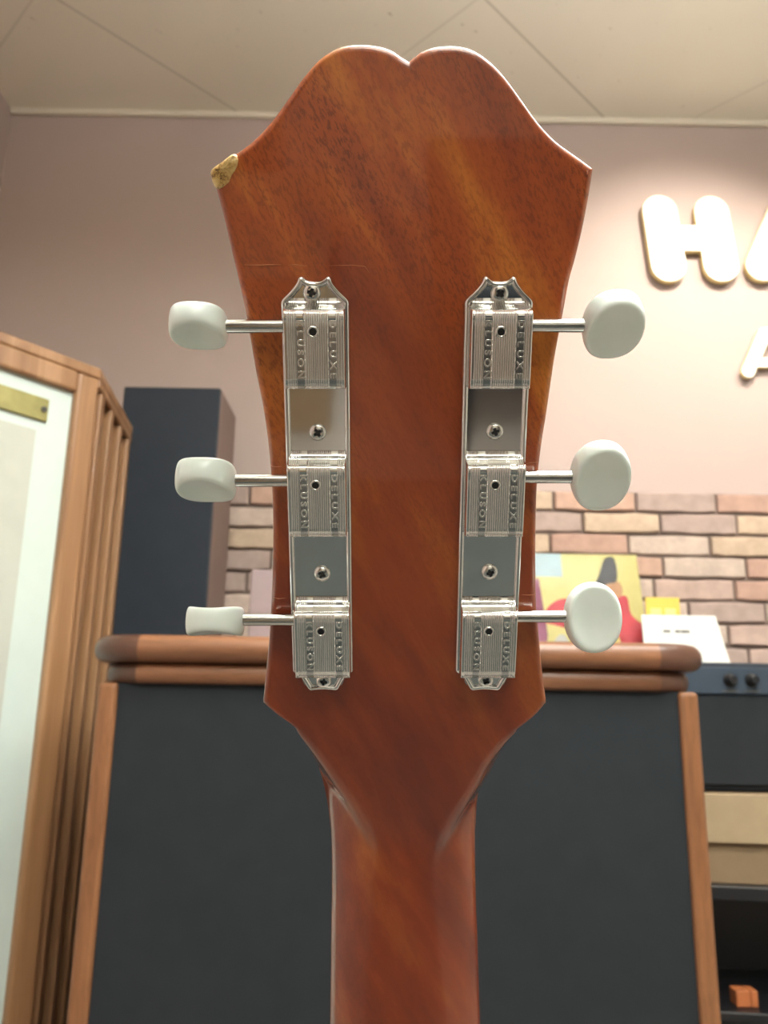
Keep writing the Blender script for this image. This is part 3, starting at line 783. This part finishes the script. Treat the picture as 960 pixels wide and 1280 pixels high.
CW = 7.15 * mm; CH_ = 18.9 * mm; CT = 6.3 * mm
def cover_mesh():
    # origin at centre of the flat face, v: top +; profile from the upper end to the lower end
    top_v = CH_ / 2 + 0.75 * mm
    prof = [(top_v + 1.0 * mm, 0.9 * mm), (top_v + 0.4 * mm, 1.0 * mm), (top_v - 0.3 * mm, 1.5 * mm), (top_v - 0.9 * mm, 2.6 * mm), (top_v - 1.25 * mm, 3.9 * mm), (top_v - 1.5 * mm, 5.0 * mm),
            (top_v - 1.8 * mm, 5.75 * mm), (top_v - 2.3 * mm, 6.25 * mm), (top_v - 2.9 * mm, 6.45 * mm), (top_v - 3.5 * mm, 6.42 * mm), (top_v - 4.1 * mm, CT)]
    n = 12; vb = -CH_ / 2
    for k in range(1, n + 1): prof.append((prof[10][0] + (vb + 1.2 * mm - prof[10][0]) * k / n, CT))
    prof += [(vb + 0.8 * mm, CT - 0.25 * mm), (vb + 0.45 * mm, CT - 0.3 * mm), (vb + 0.2 * mm, CT - 0.1 * mm), (vb, CT - 0.35 * mm), (vb, 0.8 * mm)]
    nu = 180
    us = [-1, -1, -0.985, -0.965] + [-0.94 + 1.88 * k / nu for k in range(nu + 1)] + [0.965, 0.985, 1, 1]
    drop = [None, 0.5, 0.2, 0.05] + [0] * (nu + 1) + [0.05, 0.2, 0.5, None]
    def rib(f):
        def band(a, b): return a < f < b
        if band(.215, .335) or band(.745, .865): return -0.22 * mm
        if band(.06, .95): 
            return 0.11 * mm * (cos(2 * pi * f / 0.036)) - 0.10 * mm
        return 0.0
    vv = []; ff = []
    for pi_, (v, w) in enumerate(prof):
        amp = 0.35 if pi_ < 3 else (0.8 if pi_ < 11 else 1.0)
        if pi_ > len(prof) - 4: amp = 0.3
        for u, d in zip(us, drop):
            f = (u + 1) / 2
            if d is None: ww = min(w, 0.8 * mm)
            else: ww = w - d * mm * min(1, w / (3 * mm)) + rib(f) * amp
            vv.append((u * CW, v, max(ww, 0.5 * mm)))
    nU = len(us)
    for i in range(len(prof) - 1):
        for j in range(nU - 1): ff.append((i * nU + j, (i + 1) * nU + j, (i + 1) * nU + j + 1, i * nU + j + 1))
    m = MB(); m.add(vv, ff, 0, True)
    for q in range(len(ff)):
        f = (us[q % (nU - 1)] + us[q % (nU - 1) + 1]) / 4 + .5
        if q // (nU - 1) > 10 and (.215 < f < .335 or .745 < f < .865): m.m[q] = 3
    # grub hole with raised lip
    hv = CH_ / 2 - 5.8 * mm; n = 28; hu = -0.2 * mm
    R = [(1.35, -.1), (1.22, .10), (1.05, .14), (0.9, .05), (0.85, -.06)]
    vv = []; ff = []
    for r, z in R:
        for k in range(n): a = 2 * pi * k / n; vv.append((hu + r * mm * cos(a), hv + r * mm * sin(a), CT + z * mm))
    for i in range(len(R) - 1):
        for k in range(n): ff.append((i * n + k, i * n + (k + 1) % n, (i + 1) * n + (k + 1) % n, (i + 1) * n + k))
    m.add(vv, ff, 0, True)
    vv = [(hu + 0.86 * mm * cos(2 * pi * k / n), hv + 0.86 * mm * sin(2 * pi * k / n), CT + 0.05 * mm) for k in range(n)]
    m.add(vv, [tuple(range(n))], 1)
    # stamped lettering: two vertical words reading downward
    for word, f in (('KLUSON', .275), ('DELUXE', .805)):
        c = bpy.data.curves.new('stamp', 'FONT'); c.body = word; c.size = 2.05 * mm; c.extrude = 0.16 * mm; c.bevel_depth = 0.07 * mm; c.bevel_resolution = 1
        c.align_x = 'CENTER'; c.align_y = 'CENTER'; c.space_character = 1.55
        to = bpy.data.objects.new('stamp', c); COL.objects.link(to)
        bpy.context.view_layer.update()
        me = bpy.data.meshes.new_from_object(to.evaluated_get(bpy.context.evaluated_depsgraph_get()))
        xs = [v.co.x for v in me.vertices]; Lx = max(xs) - min(xs); sx = 13.3 * mm / Lx
        mx = (max(xs) + min(xs)) / 2
        vv = [((2 * f - 1) * CW + v.co.y * 0.98, -0.4 * mm - (v.co.x - mx) * sx, CT - 0.12 * mm + v.co.z) for v in me.vertices]
        m.add(vv, [tuple(p.vertices) for p in me.polygons], 2, True)
        bpy.data.objects.remove(to); bpy.data.meshes.remove(me)
    return m
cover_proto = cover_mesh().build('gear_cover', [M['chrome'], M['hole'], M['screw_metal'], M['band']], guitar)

def screw_mesh():
    m = MB(); R = 2.1 * mm; n = 36
    prof = [(1.0, 0.0), (1.0, 0.35), (0.95, 0.62), (0.85, 0.85), (0.68, 1.02), (0.5, 1.1)]
    vv = []; ff = []
    for r, z in prof:
        for k in range(n): a = 2 * pi * k / n; vv.append((r * R * cos(a), r * R * sin(a), z * mm))
    for i in range(len(prof) - 1):
        for k in range(n): ff.append((i * n + k, i * n + (k + 1) % n, (i + 1) * n + (k + 1) % n, (i + 1) * n + k))
    m.add(vv, ff, 0, True)
    # phillips recess: cross cut in the top
    a_, b2 = 0.17 * R, 0.5 * R
    cr = [(b2, -a_), (b2, a_), (a_ * 1.3, a_ * 1.3), (a_, b2), (-a_, b2), (-a_ * 1.3, a_ * 1.3), (-b2, a_), (-b2, -a_), (-a_ * 1.3, -a_ * 1.3), (-a_, -b2), (a_, -b2), (a_ * 1.3, -a_ * 1.3)]
    z1 = 1.1 * mm
    inner = []; k = 0
    ring = [(0.5 * R * cos(2 * pi * i / n), 0.5 * R * sin(2 * pi * i / n), z1) for i in range(n)]
    cv = [(x * .96, y * .96, z1) for x, y in cr]; cb = [(x * .6, y * .6, z1 - 0.75 * mm) for x, y in cr]
    # annulus between ring and cross by nearest angle
    vs = ring + cv; fs = []
    near = []
    for i in range(n):
        a = atan2(ring[i][1], ring[i][0])
        near.append(min(range(12), key=lambda q: abs(((atan2(cr[q][1], cr[q][0]) - a + pi) % (2 * pi)) - pi)))
    for i in range(n):
        j = (i + 1) % n; fs.append((i, j, n + near[i]))
        if near[i] != near[j]: fs.append((j, n + near[j], n + near[i]))
    m.add(vs, fs, 0)
    fs = [(i, 12 + i, 12 + (i + 1) % 12, (i + 1) % 12) for i in range(12)]
    m.add(cv + cb, fs, 1); m.add(cb, [tuple(range(12))], 1)
    return m
screw_proto = screw_mesh().build('plate_screw', [M['screw_metal'], M['dark_metal']], guitar)

def button_mesh():
    m = MB(); a, b = 7.0 * mm, 8.95 * mm; n = 64; R = 26
    vv = [];
    def pt(rho, th, s):
        c, q = cos(th), sin(th)
        e = 0.93
        x = a * rho * (abs(c) ** e) * (1 if c >= 0 else -1); y = b * rho * (abs(q) ** e) * (1 if q >= 0 else -1)
        z = (2.3 + 1.75 * (x / a) ** 2 + 0.75 * (y / b) ** 2) * mm * max(0, 1 - rho ** 18) ** 0.5
        return (x, y, s * z)
    rhos = [sin(pi / 2 * k / R) for k in range(1, R)] + [1.0]
    top = [pt(r, 2 * pi * k / n, 1) for r in rhos for k in range(n)]
    bot = [pt(r, 2 * pi * k / n, -1) for r in rhos[:-1] for k in range(n)]
    ct = [pt(0, 0, 1)]; cb = [pt(0, 0, -1)]
    vv = top + bot + ct + cb; nt = len(top); nb = nt + len(bot); ff = []
    for i in range(R - 1):
        for k in range(n): ff.append((i * n + k, (i + 1) * n + k, (i + 1) * n + (k + 1) % n, i * n + (k + 1) % n))
    for k in range(n): ff.append((nb, k, (k + 1) % n))
    for i in range(R - 1):
        for k in range(n):
            k2 = (k + 1) % n
            o1 = nt + i * n; o2 = (nt + (i + 1) * n) if i < R - 2 else (R - 1) * n
            ff.append((o1 + k2, o2 + k2, o2 + k, o1 + k))
    for k in range(n): ff.append((nb + 1, nt + (k + 1) % n, nt + k))
    m.add(vv, ff, 0, True)
    return m
btn_proto = button_mesh().build('tuner_button', M['button'], guitar)

def sub(proto, name, parent, loc, rot=(0, 0, 0)):
    o = proto.copy(); o.name = name; COL.objects.link(o); o.parent = parent; o.location = loc; o.rotation_euler = rot
    return o
for side, uc, cov_px, scr_px, btn in (
    ('left', uL, [(392.5, 435), (395.8, 625), (402.5, 806)], [(389.5, 366), (397, 541), (402.5, 718), (404.5, 852)],
     [((246, 408), 63, (213, 284)), ((258.5, 600.5), 57, (221, 295)), ((269.5, 776.5), 64, (234, 305))]),
    ('right', uR, [(626.8, 435), (619.5, 625), (611.5, 806)], [(625, 367), (619, 540), (612.5, 716), (607.5, 851)],
     [((766, 406), 38, (729, 803)), ((750, 594.5), 16, (714, 786)), ((740.5, 771.5), -17, (706, 775))])):
    strip = base_plate('tuning_machine_strip', guitar, (uc, 0, 0.02 * mm))
    strip['label'] = 'shiny nickel tuner strip on the %s half of the headstock' % side
    for (px, py) in cov_px:
        u, v = hs(px, py, 6.2 * mm)
        sub(cover_proto, 'gear_cover', strip, (u - uc, v, 0))
    for (px, py) in scr_px:
        u, v = hs(px, py, 1.5 * mm)
        sub(screw_proto, 'plate_screw', strip, (u - uc, v, 0.68 * mm), (0, 0, rnd.uniform(0, 1.5)))
    sgn = -1 if side == 'left' else 1
    W0 = 3.1 * mm
    for ((px, py), tilt, (xa_, xb_)) in btn:
        ua, _ = hs(xa_, py, W0); ub, _ = hs(xb_, py, W0); uu = (ua + ub) / 2
        v = hs(px, py, W0)[1]
        bt = sub(btn_proto, 'tuner_button', strip, (uu - uc, v, W0), (radians(tilt), 0, 0))
        bt.scale = ((ub - ua) / (14.0 * mm),) * 3
        vs2 = hs(px, {408: 408, 600.5: 600.5, 776.5: 774.5}.get(py, py), W0)[1]
        if side == 'right': vs2 = hs(px, {406: 407, 594.5: 596, 771.5: 770.5}[py], W0)[1]
        inner = uc + sgn * 6.3 * mm; outer = uu - sgn * 5.6 * mm
        m = MB(); L = abs(outer - inner)
        m.cyl((inner - uc, vs2, W0), (outer - uc, vs2, W0), 0, prof=[(0, 1.58 * mm), (0.02, 1.58 * mm), (0.98, 1.58 * mm), (1, 1.58 * mm)], n=28)
        m.build('tuner_shaft', M['steel'], strip)
for p in (cover_proto, screw_proto, btn_proto): bpy.data.objects.remove(p)
